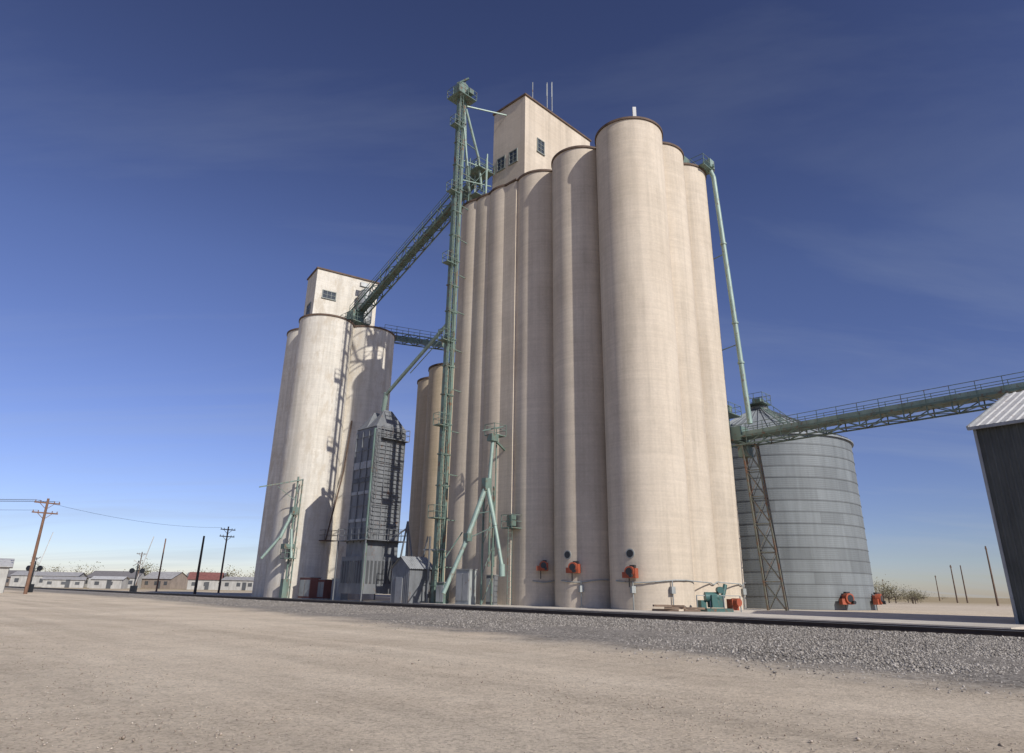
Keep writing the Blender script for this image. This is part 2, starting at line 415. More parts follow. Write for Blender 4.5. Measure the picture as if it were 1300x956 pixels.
mb.tube((-6.1,61.9,25.9),(-12.9,67.9,20.0),.19,12); mb.tube((-12.9,67.9,20.2),(-13.2,68.6,18.4),.25,12)
mb.beam((-6.1,61.9,25.0),(-10.2,65.5,21.6),.07); mb.build('spout_pipe',M_greenl,ds)
# ------------------------------------------------------------------ bridge to second elevator
br=empty('conveyor_bridge',(-12,74,38)); mb=MB(); cs=MB()
b0=V((-3.2,65.2,45.2)); b1=V((-20.6,83.0,34.0))
truss(b0,b1,1.4,1.35,15,mb,rail=.9,t=.1,casing=cs)
mb.build('bridge_truss',M_green,br); cs.build('conveyor_casing',M_green,br)
mb=MB()
for f in (.12,): 
    q=b0.lerp(b1,f); 
    for o in (-.6,.6): mb.beam(q+eR*o,V((q.x,q.y,H-.2))+eR*o,.12)
for f in (.3,.45,.6,.75):
    q=b0.lerp(b1,f); mb.beam(q+V((-.7,-.7,1.3)),q+V((1.2,-1.2,-.6)),.06)
mb.build('bridge_posts',M_green,br)
# ------------------------------------------------------------------ second elevator
el2=empty('grain_elevator',(-22,84,0)); H2=30.9+CAMZ
mb=MB();rim=MB()
c2=[((-23.3,79.7),3.3),((-26.3,84.6),3.3),((-18.9,83.6),3.45),((-22.2,88.2),3.3)]
for k,(c,R) in enumerate(c2):
    z=H2+k*.007; mb.cyl(c,R,0,z,96)
    rim.lathe(c,[(R-.25,z+.003),(R+.11,z+.003),(R+.11,z+.2),(R-.25,z+.2),(R-.25,z+.003)],96)
mb.box((-21.8,84.2,H2/2-.3),(5,5,H2-.6),Q)
mb.build('silo_cylinders',M_white,el2); rim.build('roof_rims',M_rim,el2)
u2=V((.845,.535,0)); n2=V((.535,-.845,0)); k2=V((-.535,.845,0)); az2=math.atan2(u2.y,u2.x)
k2d=4.4
hc2=V((-26.2,82.5,0)); hh=40.1+CAMZ
c=hc2+u2*4.3+k2*(k2d/2); mb=MB(); mb.box((c.x,c.y,(H2-.4+hh)/2),(8.6,k2d,hh-H2+.4),az2); mb.build('headhouse_walls',M_white,el2)
mb=MB(); mb.box((c.x,c.y,hh+.1),(8.9,k2d+.3,.2),az2); mb.build('headhouse_roof',M_rim,el2)
window(el2,hc2,u2,n2,1.9,37.9,1.7,1.0,(3,2)); window(el2,hc2,k2,-u2,2.0,36.0,1.4,1.6,(2,2),nm='side_window')
mb=MB(); q=hc2+u2*6.6+n2*1.2
mb.tube((q.x,q.y,H2+2.5),(q.x,q.y,H2+6.8),1.0,24); mb.tube((q.x,q.y,H2+1.0),(q.x,q.y,H2+2.5),.3,24,1.0); mb.tube((q.x,q.y,H2+6.8),(q.x,q.y,H2+7.5),1.05,24,.25)
mb.box((q.x-.3,q.y-.2,H2+7.9),(1.2,.5,.6),az2); mb.build('dust_cyclone',M_gryl,el2)
mb=MB(); platform(mb,(-20.4,82.2,H2+1.2),3.0,2.4); mb.box((-20.6,82.6,H2+2.2),(1.6,1.6,1.6),Q)
for x in (-.9,.9): mb.beam((-20.4+x,82.2,H2),(-20.4+x,82.2,H2+1.2),.12)
mb.tube((-20.8,81.6,H2+1.5),(-22.3,78.0,H2+.3),.22,10)
mb.build('rooftop_machinery',M_green,el2)
mb=MB(); p,d=on_col(c2[0][0],3.3,2.3,6); 
platform(mb,p+d*.6,1.6,1.4); mb.path([p+d*.3,on_col(c2[2][0],3.45,-1.2,14,.3)[0],on_col(c2[2][0],3.45,-.9,20,.2)[0]],.09,8)
mb.build('wall_platform',M_rim,el2)
# third elevator behind
el3=empty('grain_elevator',(-8,101,0)); mb=MB();rim=MB()
H3=31.2+CAMZ
for k,c in enumerate(((-8.9,99.5),(-3.6,104.0),(-11.5,106.5),(-6.2,111))):
    z=H3+k*.006; mb.cyl(c,3.7,0,z,80); rim.lathe(c,[(3.4,z+.003),(3.83,z+.003),(3.83,z+.3),(3.4,z+.3),(3.4,z+.003)],80)
mb.build('silo_cylinders',M_old,el3); rim.build('roof_rims',M_rim,el3)
br2=empty('conveyor_bridge',(-13,92,33)); mb=MB();cs=MB()
truss(V((-17.5,86.0,32.6)),V((-6.5,97.5,35.0)),1.3,1.1,8,mb,rail=.9,t=.1,casing=cs); mb.build('bridge_truss',M_green,br2); cs.build('conveyor_casing',M_green,br2)
# ------------------------------------------------------------------ dryer
dr=empty('grain_dryer',(-13.2,68.7,0)); dc=V((-13.2,68.7,0)); w=3.5
mb=MB(); mb.box((dc.x,dc.y,(3+15.9)/2+1),(w,w,10.9),Q)
mb.box((dc.x,dc.y,2.35),(w+.5,w+.5,3.3),Q)
mb.box((dc.x,dc.y,4.7),(w+.02,w+.02,1.5),Q); mb.box((dc.x,dc.y,15.6),(w+.01,w+.01,1.4),Q)
mb.build('dryer_body',M_gry,dr)
mb=MB()
zt=16.32
for s in (-1,1):
    cc=dc+eL*(w/4*s); P=[cc-eR*(w/2+.1)-eL*(w/4),cc+eR*(w/2+.1)-eL*(w/4),cc+eR*(w/2+.1)+eL*(w/4),cc-eR*(w/2+.1)+eL*(w/4)]
    P=[p+V((0,0,zt)) for p in P]; T=[cc-eR*.5+V((0,0,zt+2.0)),cc+eR*.5+V((0,0,zt+2.0))]
    mb.add(P+T,[(0,1,5,4),(1,2,5),(2,3,4,5),(3,0,4),(3,2,1,0)])
mb.build('twin_hip_roof',M_gry,dr)
mb=MB();ms=MB();md=MB()
for nrm,u in ((-eR,eL),(-eL,eR)):
    az=math.atan2(u.y,u.x); fc=dc+nrm*(w/2)
    for i in range(8):
        z=6.0+i*1.35; mb.box(fc+nrm*.03+V((0,0,z)),(w+.06,.08,.07),az)
    for s in (-1,-.33,.33,1): mb.box(fc+nrm*.05+u*(s*(w/2-.05))+V((0,0,10.6)),(.07,.10,10.8),az)
    if u==eL:
        for z,h in ((12.6,.7),(9.9,.3),(7.3,.3)):
            for s in (-.66,0,.66): ms.box(fc+nrm*.06+u*(s*w/2)+V((0,0,z)),(.95,.05,h),az)
        for s in (-.66,0,.66): md.box(fc+nrm*.06+u*(s*w/2)+V((0,0,11.1)),(.9,.05,.4),az)
    else:
        for i in range(26): mb.box(fc+nrm*.05+V((0,0,6.1+i*.4)),(w-.3,.08,.05),az)
    for i in range(9): md.box(dc+nrm*(w/2+.27)+u*((i-4)*.42)+V((0,0,2.6)),(.22,.04,2.0),az)
mb.build('dryer_ribs',M_gry,dr); ms.build('dryer_access_panels',M_gryl,dr); md.build('dryer_louvres',M_louv,dr)
mb=MB(); platform(mb,(dc.x,dc.y,5.45),w+1.4,w+1.4); platform(mb,(dc.x+.5,dc.y-.0,15.2),w*.9,w*.9+.6,Q,1.1)
fcorner=dc-eR*(w/2)-eL*(w/2)
ladder(mb,fcorner+V((.25,-.3,5.5)),fcorner+V((.25,-.3,16)),eR,.5,.05)
for s in (-1,1):
    for t in (-1,1): q=dc+eR*(s*(w/2+.6))+eL*(t*(w/2+.6)); mb.beam(q,q+V((0,0,5.4)),.1)
mb.build('dryer_platforms',M_gry,dr)
mb=MB(); mb.tube(fcorner+V((-.1,-.25,1)),fcorner+V((-.1,-.25,16)),.16,10); mb.build('dryer_downpipe',M_green,dr)
mb=MB()
for a,b in (((-10.5,66,0),(-9.6,66.5,7.2)),((-9.2,65.5,0),(-9.6,66.5,7.2)),((-9.6,66.5,7.2),(-8.2,66,0)),((-8.4,64.5,0),(-7.2,63,5.6)),((-11.2,67,5.5),(-9.6,66.5,6.6)),((-7.6,63.4,3.2),(-9.9,66,3.6)),((-10.4,66.4,3.4),(-8.6,65.6,3.4)),((-6.8,61.2,0),(-6.8,61.2,5.5)),((-7.4,61.8,4.4),(-5.4,60.6,4.4))):
    mb.beam(a,b,.12)
mb.build('pipe_braces',M_gry,dr)
# ------------------------------------------------------------------ small gabled shed
sh=empty('metal_shed',(-8.2,62.5,0)); sc=V((-8.3,62.6,0)); W,Lh,Hs=2.5,2.6,2.9
mb=MB(); x=eL;y=eR
def loc(a,b,z): q=sc+x*a+y*b; return V((q.x,q.y,z))
mb.add([loc(-W/2,-Lh/2,0),loc(W/2,-Lh/2,0),loc(W/2,-Lh/2,Hs),loc(0,-Lh/2,Hs+.9),loc(-W/2,-Lh/2,Hs),
        loc(-W/2,Lh/2,0),loc(W/2,Lh/2,0),loc(W/2,Lh/2,Hs),loc(0,Lh/2,Hs+.9),loc(-W/2,Lh/2,Hs)],
       [(0,1,2,3,4),(9,8,7,6,5),(0,4,9,5),(1,6,7,2)])
mb.build('shed_walls',M_gry,sh); mb=MB()
for s in (-1,1):
    a=loc(0,-Lh/2-.15,Hs+.95); b=loc(s*(W/2+.2),-Lh/2-.15,Hs-.1)
    mb.sheet(b,y,Lh+.3,a-b,(a-b).length,(x*s*.5+V((0,0,1))),.22,.03)
mb.build('shed_roof',M_gryl,sh); mb=MB(); mb.box(loc(.1,-Lh/2-.03,1.1),(.95,.06,2.1),math.atan2(x.y,x.x)); mb.build('shed_door',M_gryl,sh)
mb=MB(); mb.sheet(loc(-W/2,-Lh/2-.004,0),x,W,(0,0,1),Hs-.05,-y,.25,.02); mb.build('shed_siding',M_gry,sh)
# ------------------------------------------------------------------ truck loading spouts
ls=empty('loading_spout',(-1.6,56.5,0)); mb=MB(); mp=MB()
hd=V((-1.5,57.3,13.4)); w0,_=on_col(F,2.7,-.3,13)
mp.tube(hd+V((0,0,-.3)),V((-1.7,57.0,9.6)),.15,12)
mb.box(hd,(.8,.6,.6),Q); platform(mb,(hd.x+.2,hd.y+.6,hd.z+.3),1.4,1.2,Q,.9); mb.beam(hd,(w0.x,w0.y,12.6),.15)
mb.beam(hd+V((-.9,0,.6)),hd+V((.9,0,1.0)),.1)
mb.tube(V((-1.6,58.2,3)),V((-1.6,58.2,13.2)),.09,8); mb.tube(V((-1.2,58.4,3)),V((-1.2,58.4,13.2)),.06,8)
ap=V((-1.9,56.9,9.4)); mb.box(ap,(.7,.5,1.0),Q)
mp.tube(ap,V((-3.3,56.0,5.0)),.21,14); mp.tube(V((-3.3,56,5.0)),V((-4.9,55.2,.9)),.17,14)
mp.tube(ap+V((.1,0,-.3)),V((-1.1,55.9,6.0)),.18,14); mp.tube(V((-1.1,55.9,6.0)),V((-.5,55.3,3.0)),.15,14)
mp.tube(V((-.5,55.3,3.1)),V((-.45,55.25,2.2)),.24,14)
mb.beam(V((-3.3,56,5.0)),V((-1.1,55.9,6.0)),.07); mb.beam(V((-2.6,56.4,7)),V((-1.4,56.3,7.2)),.07); mb.box((-3.25,55.95,5.1),(.5,.5,.6),Q)
platform(mb,(.25,57.6,6.0),1.3,1.2,Q,1.0); mb.box((.2,57.8,6.6),(.6,.5,.9),Q)
ladder(mb,V((.1,57.0,0.2)),V((.1,57.0,6.0)),eR,.45,.04)
mb.beam((-4.9,55.3,3.5),(-3.8,57.5,5.6),.07); mb.beam((-2.1,57.0,0),(-2.1,57.0,9.3),.12); mb.beam((-1.3,57.3,0),(-1.3,57.3,9.3),.12)
for k in range(4): mb.beam((-2.1,57,k*2.3),(-1.3,57.3,k*2.3+2.2),.05)
mb.build('spout_frame',M_green,ls); mp.build('spout_pipes',M_greenl,ls)
def cabinet(name,p,s,az,mat):
    e=empty(name,p); m=MB(); m.box((p[0],p[1],s[2]/2+.12),(s[0],s[1],s[2]),az); m.build('body',mat,e)
    m=MB(); m.box((p[0],p[1],s[2]+.15),(s[0]+.12,s[1]+.12,.05),az); m.box((p[0],p[1],.06),(s[0]+.1,s[1]+.1,.12),az)
    nx,ny=math.sin(az),-math.cos(az)
    for sg in (-.24,.24): m.box((p[0]+nx*(s[1]/2+.02)+math.cos(az)*s[0]*sg,p[1]+ny*(s[1]/2+.02)+math.sin(az)*s[0]*sg,s[2]*.55),(s[0]*.42,.04,s[2]*.8),az)
    m.build('doors_and_lid',M_cab if mat is not M_cab else M_gryl,e)
cabinet('electrical_cabinet',(-3.4,58.4,0),(1.5,.8,2.6),-Q*.9,M_cab)
cabinet('electrical_cabinet',(-1.3,58.5,0),(.8,.5,2.2),-Q*.9,M_gry)
cabinet('electrical_cabinet',(-5.4,59.9,0),(.9,.6,1.6),-Q*.9,M_green)
cabinet('electrical_cabinet',(-17.3,74.6,0),(1.4,1,1.9),-Q*.7,M_cab)
cabinet('storage_box',(-20.6,75.2,0),(2.0,1.2,2.0),-Q*.9,M_red)
cabinet('storage_box',(-18.9,75.0,0),(1.2,1.2,1.8),-Q*.9,M_red)
l2=empty('loading_spout',(-24,75,0)); mb=MB(); mp=MB(); q=V((-23.3,75.7,0))
mb.tube(q+V((0,0,1)),q+V((0,0,12.6)),.1,8); mb.beam(q+V((.5,.1,0)),q+V((.5,.1,12.4)),.1)
for k in range(8): mb.beam(q+V((0,0,k*1.5)),q+V((.5,.1,k*1.5+1.4)),.05)
mb.beam(q+V((.6,0,12.3)),q+V((-3.6,-1.6,11.2)),.12); mb.beam(q+V((0,0,10)),q+V((-2,-.8,11.5)),.06)
mp.tube(q+V((0,-.2,9)),q+V((-.9,-.9,6)),.18,12); mp.tube(q+V((-.9,-.9,6.1)),q+V((-2.4,-1.4,3.9)),.15,12); mp.tube(q+V((0,-.2,7)),q+V((.5,-.7,4)),.15,12)
mb.box(q+V((0,-.1,8.9)),(.7,.6,.8),Q); mb.box(q+V((-.1,-.4,5.2)),(1.2,.8,.5),Q); platform(mb,q+V((0,-.2,4)),1.3,1.0); mb.box(q+V((0,-.2,1)),(.7,.6,1.9),Q)
mb.build('spout_frame',M_green,l2); mp.build('spout_pipes',M_greenl,l2)
mc=empty('auger_drive_machine',(13.6,48.2,0)); mb=MB(); c=V((13.9,48.6,0))
mb.box(c+V((0,0,.75)),(.9,.6,.8),.3); mb.tube(c+V((-.7,0,1.0)),c+V((.2,0,1.0)),.32,16); mb.box(c+V((0,0,.2)),(2.0,1.0,.2),.3)
mb.tube(c+V((.5,0,1.0)),c+V((.8,.2,1.8)),.14,10); mb.box(c+V((-.9,.1,.5)),(.4,.5,.6),.3); mb.tube(c+V((.3,.1,1.45)),c+V((.3,-.35,1.45)),.22,14)
mb.build('machine_body',M_machine,mc); mb=MB(); mb.box(c+V((1.2,.2,.55)),(.6,.5,.7),.5); mb.tube(c+V((1.2,.2,.7)),c+V((1.5,-.3,.7)),.26,14); mb.build('motor',M_orange,mc)
mb=MB()
for o in (-1.3,-.4,.5,1.6): mb.beam(c+V((o,-.2,0)),c+V((o,-.2,1.1)),.06)
mb.beam(c+V((-1.3,-.2,1.1)),c+V((1.6,-.2,1.1)),.05); mb.build('guard_frame',M_cab,mc)
rb=empty('timber_pile',(11,47.6,0)); mb=MB()
for i in range(9): 
    a=random.uniform(-.5,.3); mb.box((11.2+random.uniform(-1.2,1.2),47.7+random.uniform(-.4,.4),.17+.13*(i%3)),(random.uniform(.8,1.9),.22,.12),a)
mb.build('timbers',paint('old_timber',(.24,.17,.12),.9),rb)
# ------------------------------------------------------------------ right storage shed
ss=empty('storage_building',(27,33,0)); o=V((24.5,35.1,0)); u=V((.60,-.80,0)); nn=V((-.80,-.60,0)); Ls=26; Hs=9.75; dp=7.2; rise=3.1
mb=MB(); mb.sheet(o,u,Ls,(0,0,1),Hs,nn,.32,.05); mb.build('long_wall',M_shed,ss)
mb=MB(); bk=-nn*dp*2
ridge=o-nn*dp+V((0,0,Hs+rise))
mb.add([o,o+V((0,0,Hs)),ridge,o+bk+V((0,0,Hs)),o+bk],[(0,1,2,3,4)])
mb.add([p+u*Ls for p in (o,o+V((0,0,Hs)),ridge,o+bk+V((0,0,Hs)),o+bk)],[(4,3,2,1,0)])
mb.add([o+bk,o+bk+u*Ls,o+bk+u*Ls+V((0,0,Hs)),o+bk+V((0,0,Hs))],[(0,1,2,3)])
mb.build('gable_walls',M_shed,ss)
mb=MB()
for s in (1,-1):
    e=(o+V((0,0,Hs))+nn*.25-V((0,0,.1))) if s==1 else (o+bk+V((0,0,Hs))-nn*.25-V((0,0,.1)))
    vv=(ridge+V((0,0,.02)))-e; st=e-u*.25
    nm=vv.cross(u); nm=nm if nm.z>0 else -nm
    mb.sheet(st,u,Ls+.5,vv,vv.length,nm,.45,.05)
mb.build('sheet_roof',M_roofw,ss)
mb=MB(); mb.beam(o+nn*.3-u*.25+V((0,0,Hs-.16)),o+nn*.3+u*Ls+V((0,0,Hs-.16)),.12,.16)
mb.beam(o+V((0,0,Hs-.1))-u*.27+nn*.25,ridge-u*.27+V((0,0,-.02)),.1,.2); mb.box(o+nn*.0-u*.04+V((0,0,Hs/2)),(.14,.14,Hs-.2),math.atan2(u.y,u.x)); mb.build('eave_trim',M_gryl,ss)
# ------------------------------------------------------------------ ground
SLP=.12
def ground_mat():
    m,nt,b=new_mat('dirt_and_gravel_ground')
    tc=nt.nodes.new('ShaderNodeTexCoord')
    dot=nt.nodes.new('ShaderNodeVectorMath'); dot.operation='DOT_PRODUCT'; dot.inputs[1].default_value=tuple(tn)
    nt.links.new(tc.outputs['Object'],dot.inputs[0])
    dots=nt.nodes.new('ShaderNodeVectorMath'); dots.operation='DOT_PRODUCT'; dots.inputs[1].default_value=tuple(td)
    nt.links.new(tc.outputs['Object'],dots.inputs[0])
    n1=noise(nt,.4,(1,1,1),9,.7)
    def mt(op,a,b2):
        n=nt.nodes.new('ShaderNodeMath'); n.operation=op
        for i,v in enumerate((a,b2)):
            if isinstance(v,(int,float)): n.inputs[i].default_value=v
            else: nt.links.new(v,n.inputs[i])
        return n.outputs[0]
    sl=mt('MULTIPLY',mt('MINIMUM',dots.outputs['Value'],70.0),SLP)
    d=mt('ADD',mt('SUBTRACT',dot.outputs['Value'],sl),mt('MULTIPLY',mt('SUBTRACT',n1,.5),6.0))
    g1=nt.nodes.new('ShaderNodeMapRange'); g1.inputs[1].default_value=11.0; g1.inputs[2].default_value=13.6; nt.links.new(d,g1.inputs[0])
    g2=nt.nodes.new('ShaderNodeMapRange'); g2.inputs[1].default_value=32.5; g2.inputs[2].default_value=35.0; nt.links.new(dot.outputs['Value'],g2.inputs[0])
    gr=mt('MULTIPLY',g1.outputs[0],mt('SUBTRACT',1.0,g2.outputs[0]))
    dirt=mixc(nt,ramp(nt,noise(nt,.25,(1,1,1),8,.6),[(.35,0),(.65,1)]),(.56,.465,.35),(.66,.56,.43))
    cbv=nt.nodes.new('ShaderNodeCombineXYZ'); nt.links.new(mt('MULTIPLY',dot.outputs['Value'],.9),cbv.inputs[0]); nt.links.new(mt('MULTIPLY',dots.outputs['Value'],.05),cbv.inputs[1])
    ns=nt.nodes.new('ShaderNodeTexNoise'); ns.inputs['Scale'].default_value=1; ns.inputs['Detail'].default_value=5
    nt.links.new(cbv.outputs[0],ns.inputs['Vector'])
    dirt=mixc(nt,.7,dirt,ramp(nt,ns.outputs['Fac'],[(.35,.80),(.6,1.05)]),'MULTIPLY')
    sp=ramp(nt,noise(nt,14,(1,1,1),9,.85),[(.38,.5),(.47,.95),(.75,1.1)])
    dirt=mixc(nt,.8,dirt,sp,'MULTIPLY')
    sp2=ramp(nt,noise(nt,2.2,(1,1,1),9,.8),[(.35,.78),(.5,1.0),(.7,1.06)])
    dirt=mixc(nt,.8,dirt,sp2,'MULTIPLY')
    v2=nt.nodes.new('ShaderNodeTexVoronoi'); v2.inputs['Scale'].default_value=38; nt.links.new(tc.outputs['Object'],v2.inputs['Vector'])
    dirt=mixc(nt,.7,dirt,ramp(nt,v2.outputs['Color'],[(.05,.55),(.35,.98),(.9,1.15)]),'MULTIPLY')
    vo=nt.nodes.new('ShaderNodeTexVoronoi'); vo.inputs['Scale'].default_value=16; nt.links.new(tc.outputs['Object'],vo.inputs['Vector'])
    gc=ramp(nt,vo.outputs['Color'],[(.1,(.12,.108,.092)),(.5,(.25,.225,.195)),(.9,(.40,.365,.32))])
    gc=mixc(nt,.8,gc,ramp(nt,noise(nt,.6,(1,1,1),6,.7),[(.3,.7),(.7,1.1)]),'MULTIPLY')
    col=mixc(nt,gr,dirt,gc)
    far=nt.nodes.new('ShaderNodeVectorMath'); far.operation='LENGTH'; nt.links.new(tc.outputs['Object'],far.inputs[0])
    g3=nt.nodes.new('ShaderNodeMapRange'); g3.inputs[1].default_value=120; g3.inputs[2].default_value=220; nt.links.new(far.outputs['Value'],g3.inputs[0])
    col=mixc(nt,g3.outputs[0],col,mixc(nt,noise(nt,.03),(.30,.235,.14),(.40,.32,.2)))
    nt.links.new(col,b.inputs['Base Color']); b.inputs['Roughness'].default_value=.97; b.inputs['Specular IOR Level'].default_value=.1
    bump(nt,b,noise(nt,9,(1,1,1),9,.8),.8,.05)
    return m
mb=MB(); S=4000
xs=sorted(set([-S,-1500,-600,-300,-150]+list(range(-90,91,2))+[150,300,600,1500,S])); ys=xs
def gz(x,y):
    r=math.hypot(x,y); 
    if r>85: return 0
    p=x*tn.x+y*tn.y
    if p>24: return 0
    a=max(0,min(1,(85-r)/20))*max(0,min(1,(24-p)/5))
    return a*(.03*math.sin(x*.37+1)*math.cos(y*.29)+.02*math.sin(x*.9+y*.7))
vs=[(x,y,gz(x,y)) for y in ys for x in xs]; n=len(xs)
mb.add(vs,[(j*n+i,j*n+i+1,(j+1)*n+i+1,(j+1)*n+i) for j in range(n-1) for i in range(n-1)],True)
mb.build('ground',ground_mat())
# ------------------------------------------------------------------ railway
rw=empty('railway_track',tp(TP,20,0))
M_ballast,nt,b=new_mat('ballast')
vo=nt.nodes.new('ShaderNodeTexVoronoi'); vo.inputs['Scale'].default_value=13; nt.links.new(coord(nt),vo.inputs['Vector'])
nt.links.new(mixc(nt,.8,ramp(nt,vo.outputs['Color'],[(.1,(.13,.115,.10)),(.5,(.26,.235,.205)),(.9,(.42,.385,.34))]),ramp(nt,noise(nt,.5),[(.3,.75),(.7,1.1)]),'MULTIPLY'),b.inputs['Base Color'])
b.inputs['Roughness'].default_value=.95; bump(nt,b,vo.outputs['Distance'],.8,.05)
BH=.06
bp=[(TP-2.9,-.02),(TP-1.8,BH),(TP+1.8,BH),(TP+2.7,-.02)]
mb=MB(); s0,s1=-45,420
n=int((s1-s0)/3)
vs=[];fs=[]
for i in range(n+1):
    s=s0+(s1-s0)*i/n
    for p,z in bp: vs.append(tp(p+(random.uniform(-.15,.15) if z<0 else 0),s,z))
for i in range(n):
    for k in range(3): fs.append((i*4+k,i*4+k+1,(i+1)*4+k+1,(i+1)*4+k)[::-1])
mb.add(vs,fs); mb.build('ballast_bed',M_ballast,rw)
mb=MB(); az=math.atan2(tn.y,tn.x)
for i in range(420): 
    s=-42+i*.58; c=tp(TP+random.uniform(-.04,.04),s,BH-.055); mb.box(c,(2.6,.23,.14),az+random.uniform(-.01,.01))
mb.build('sleepers',M_tie,rw)
mb=MB(); mh=MB()
for p in (TP-.72,TP+.72):
    mb.beam(tp(p,s0,BH+.035),tp(p,s1,BH+.035),.14,.03); mb.beam(tp(p,s0,BH+.095),tp(p,s1,BH+.095),.03,.11); mb.beam(tp(p,s0,BH+.16),tp(p,s1,BH+.16),.075,.04)
    mh.beam(tp(p,s0,BH+.187),tp(p,s1,BH+.187),.06,.012)
mb.build('rails',M_rail,rw); mh.build('worn_rail_tops',M_head,rw)
# ------------------------------------------------------------------ stones (one object)
def stones(name,P,size,mat,flat=.7):
    n=len(P); base=np.array([(1,0,0),(0,1,0),(-1,0,0),(0,-1,0),(0,0,1),(0,0,-1)],float)
    tri=np.array([(0,1,4),(1,2,4),(2,3,4),(3,0,4),(1,0,5),(2,1,5),(3,2,5),(0,3,5)])
    a=rng.uniform(0,2*np.pi,n); sc=size[:,None]*rng.uniform(.6,1.3,(n,3)); sc[:,2]*=flat
    v=base[None]*(1+rng.uniform(-.3,.3,(n,6,3)))+rng.uniform(-.25,.25,(n,6,3)); v=v*sc[:,None,:]
    c,s=np.cos(a)[:,None],np.sin(a)[:,None]
    x=v[:,:,0]*c-v[:,:,1]*s; y=v[:,:,0]*s+v[:,:,1]*c
    v=np.stack([x,y,v[:,:,2]],-1)+P[:,None,:]
    f=(tri[None]+(np.arange(n)*6)[:,None,None]).reshape(-1,3)
    me=bpy.data.meshes.new(name); me.vertices.add(n*6); me.vertices.foreach_set('co',v.reshape(-1))
    m=len(f); me.loops.add(m*3); me.loops.foreach_set('vertex_index',f.reshape(-1).astype(np.int32))
    me.polygons.add(m); me.polygons.foreach_set('loop_start',np.arange(0,m*3,3,dtype=np.int32))
    me.update(calc_edges=True); me.validate(); me.materials.append(mat)
    ob=bpy.data.objects.new(name,me); scene.collection.objects.link(ob); return ob
M_st,nt,b=new_mat('gravel_stones')
gi=nt.nodes.new('ShaderNodeNewGeometry')
nt.links.new(ramp(nt,gi.outputs['Random Per Island'],[(0,(.12,.108,.093)),(.35,(.22,.196,.168)),(.7,(.32,.29,.25)),(1,(.45,.41,.36))]),b.inputs['Base Color']); b.inputs['Roughness'].default_value=.95
def bz(p): return np.interp(p,[TP-2.9,TP-1.8,TP+1.8,TP+2.7],[0,BH,BH,0])
N=90000
p=rng.uniform(10.0,TP-1.3,N); s=np.exp(rng.uniform(math.log(2.5),math.log(90),N)); 
dd=p-SLP*np.minimum(s,70)
keep=rng.uniform(0,1,N)<np.clip((dd-10.8)/5,.0,1)**1.4; p,s=p[keep],s[keep]
xy=p[:,None]*np.array([tn.x,tn.y])+s[:,None]*np.array([td.x,td.y])
sz=rng.uniform(.010,.040,len(p))*(1+.35*(p>TP-3)); P=np.column_stack([xy,bz(p)+.004])
stones('gravel',P,sz,M_st)
N=12000
az=rng.uniform(-.66,.66,N); r=np.exp(rng.uniform(math.log(5.5),math.log(45),N)); xy=np.column_stack([r*np.sin(az),r*np.cos(az)])
k=(xy@np.array([tn.x,tn.y]))<16; xy=xy[k]; P=np.column_stack([xy,np.array([gz(a,b2) for a,b2 in xy])+.001])
M_pb,nt,b=new_mat('pebbles'); gi=nt.nodes.new('ShaderNodeNewGeometry')
nt.links.new(ramp(nt,gi.outputs['Random Per Island'],[(0,(.22,.175,.13)),(.6,(.40,.33,.26)),(1,(.54,.47,.38))]),b.inputs['Base Color'])
stones('pebbles',P,rng.uniform(.004,.013,len(P))*(1+1.0*(rng.uniform(0,1,len(P))>.98)),M_pb)
# ------------------------------------------------------------------ utility poles
def pole(x,y,h,arm=True,mat=M_wood,r=.17,az=.9,key=None):
    e=empty('utility_pole',(x,y,0)); m=MB(); m.tube((x,y,-.2),(x,y,h),r,12,r*.65)
    ca,sa=math.cos(az),math.sin(az); T=[]
    if arm:
        for z in ((h-.5,h-1.6) if arm==2 else (h-.5,)):
            m.beam((x-ca*1.3,y-sa*1.3,z),(x+ca*1.3,y+sa*1.3,z),.13,.14)
            m.beam((x-ca*.8,y-sa*.8,z),(x,y,z-.7),.05); m.beam((x+ca*.8,y+sa*.8,z),(x,y,z-.7),.05)
            for o in (-1.2,-.7,.7,1.2): m.tube((x+ca*o,y+sa*o,z),(x+ca*o,y+sa*o,z+.25),.05,8); T.append(V((x+ca*o,y+sa*o,z+.25)))
    m.build('pole_and_crossarms',mat,e); return e,T
e1,T1=pole(-52.5,79.2,10.2,2,M_woodr,.19)
e2,T2=pole(-46.6,117,10.4,2)
pole(-43.5,101,7.8,False,M_tie,.2); pole(-60.5,125,8.8,False,M_woodr,.15)
e3,T3=pole(-120,45,10.2,2); pole(81,120,9.5,1,M_wood,.17); pole(106,171,8.5,1); pole(109,172,8.5,False); pole(143,240,8.0,1)
pole(172,330,8.5,1); pole(-95,185,9,1)
mb=MB()
def wire(a,b,sag,m):
    pr=a
    for i in range(1,13):
        t=i/12; q=a.lerp(b,t)-V((0,0,sag*4*t*(1-t))); m.tube(pr,q,.014,4); pr=q
for i in (0,1,2,3,5): wire(T1[i],T3[i],1.2,mb)
for i in (0,): wire(T1[i],T2[i],.8,mb)
mb.build('power_lines',M_dark)
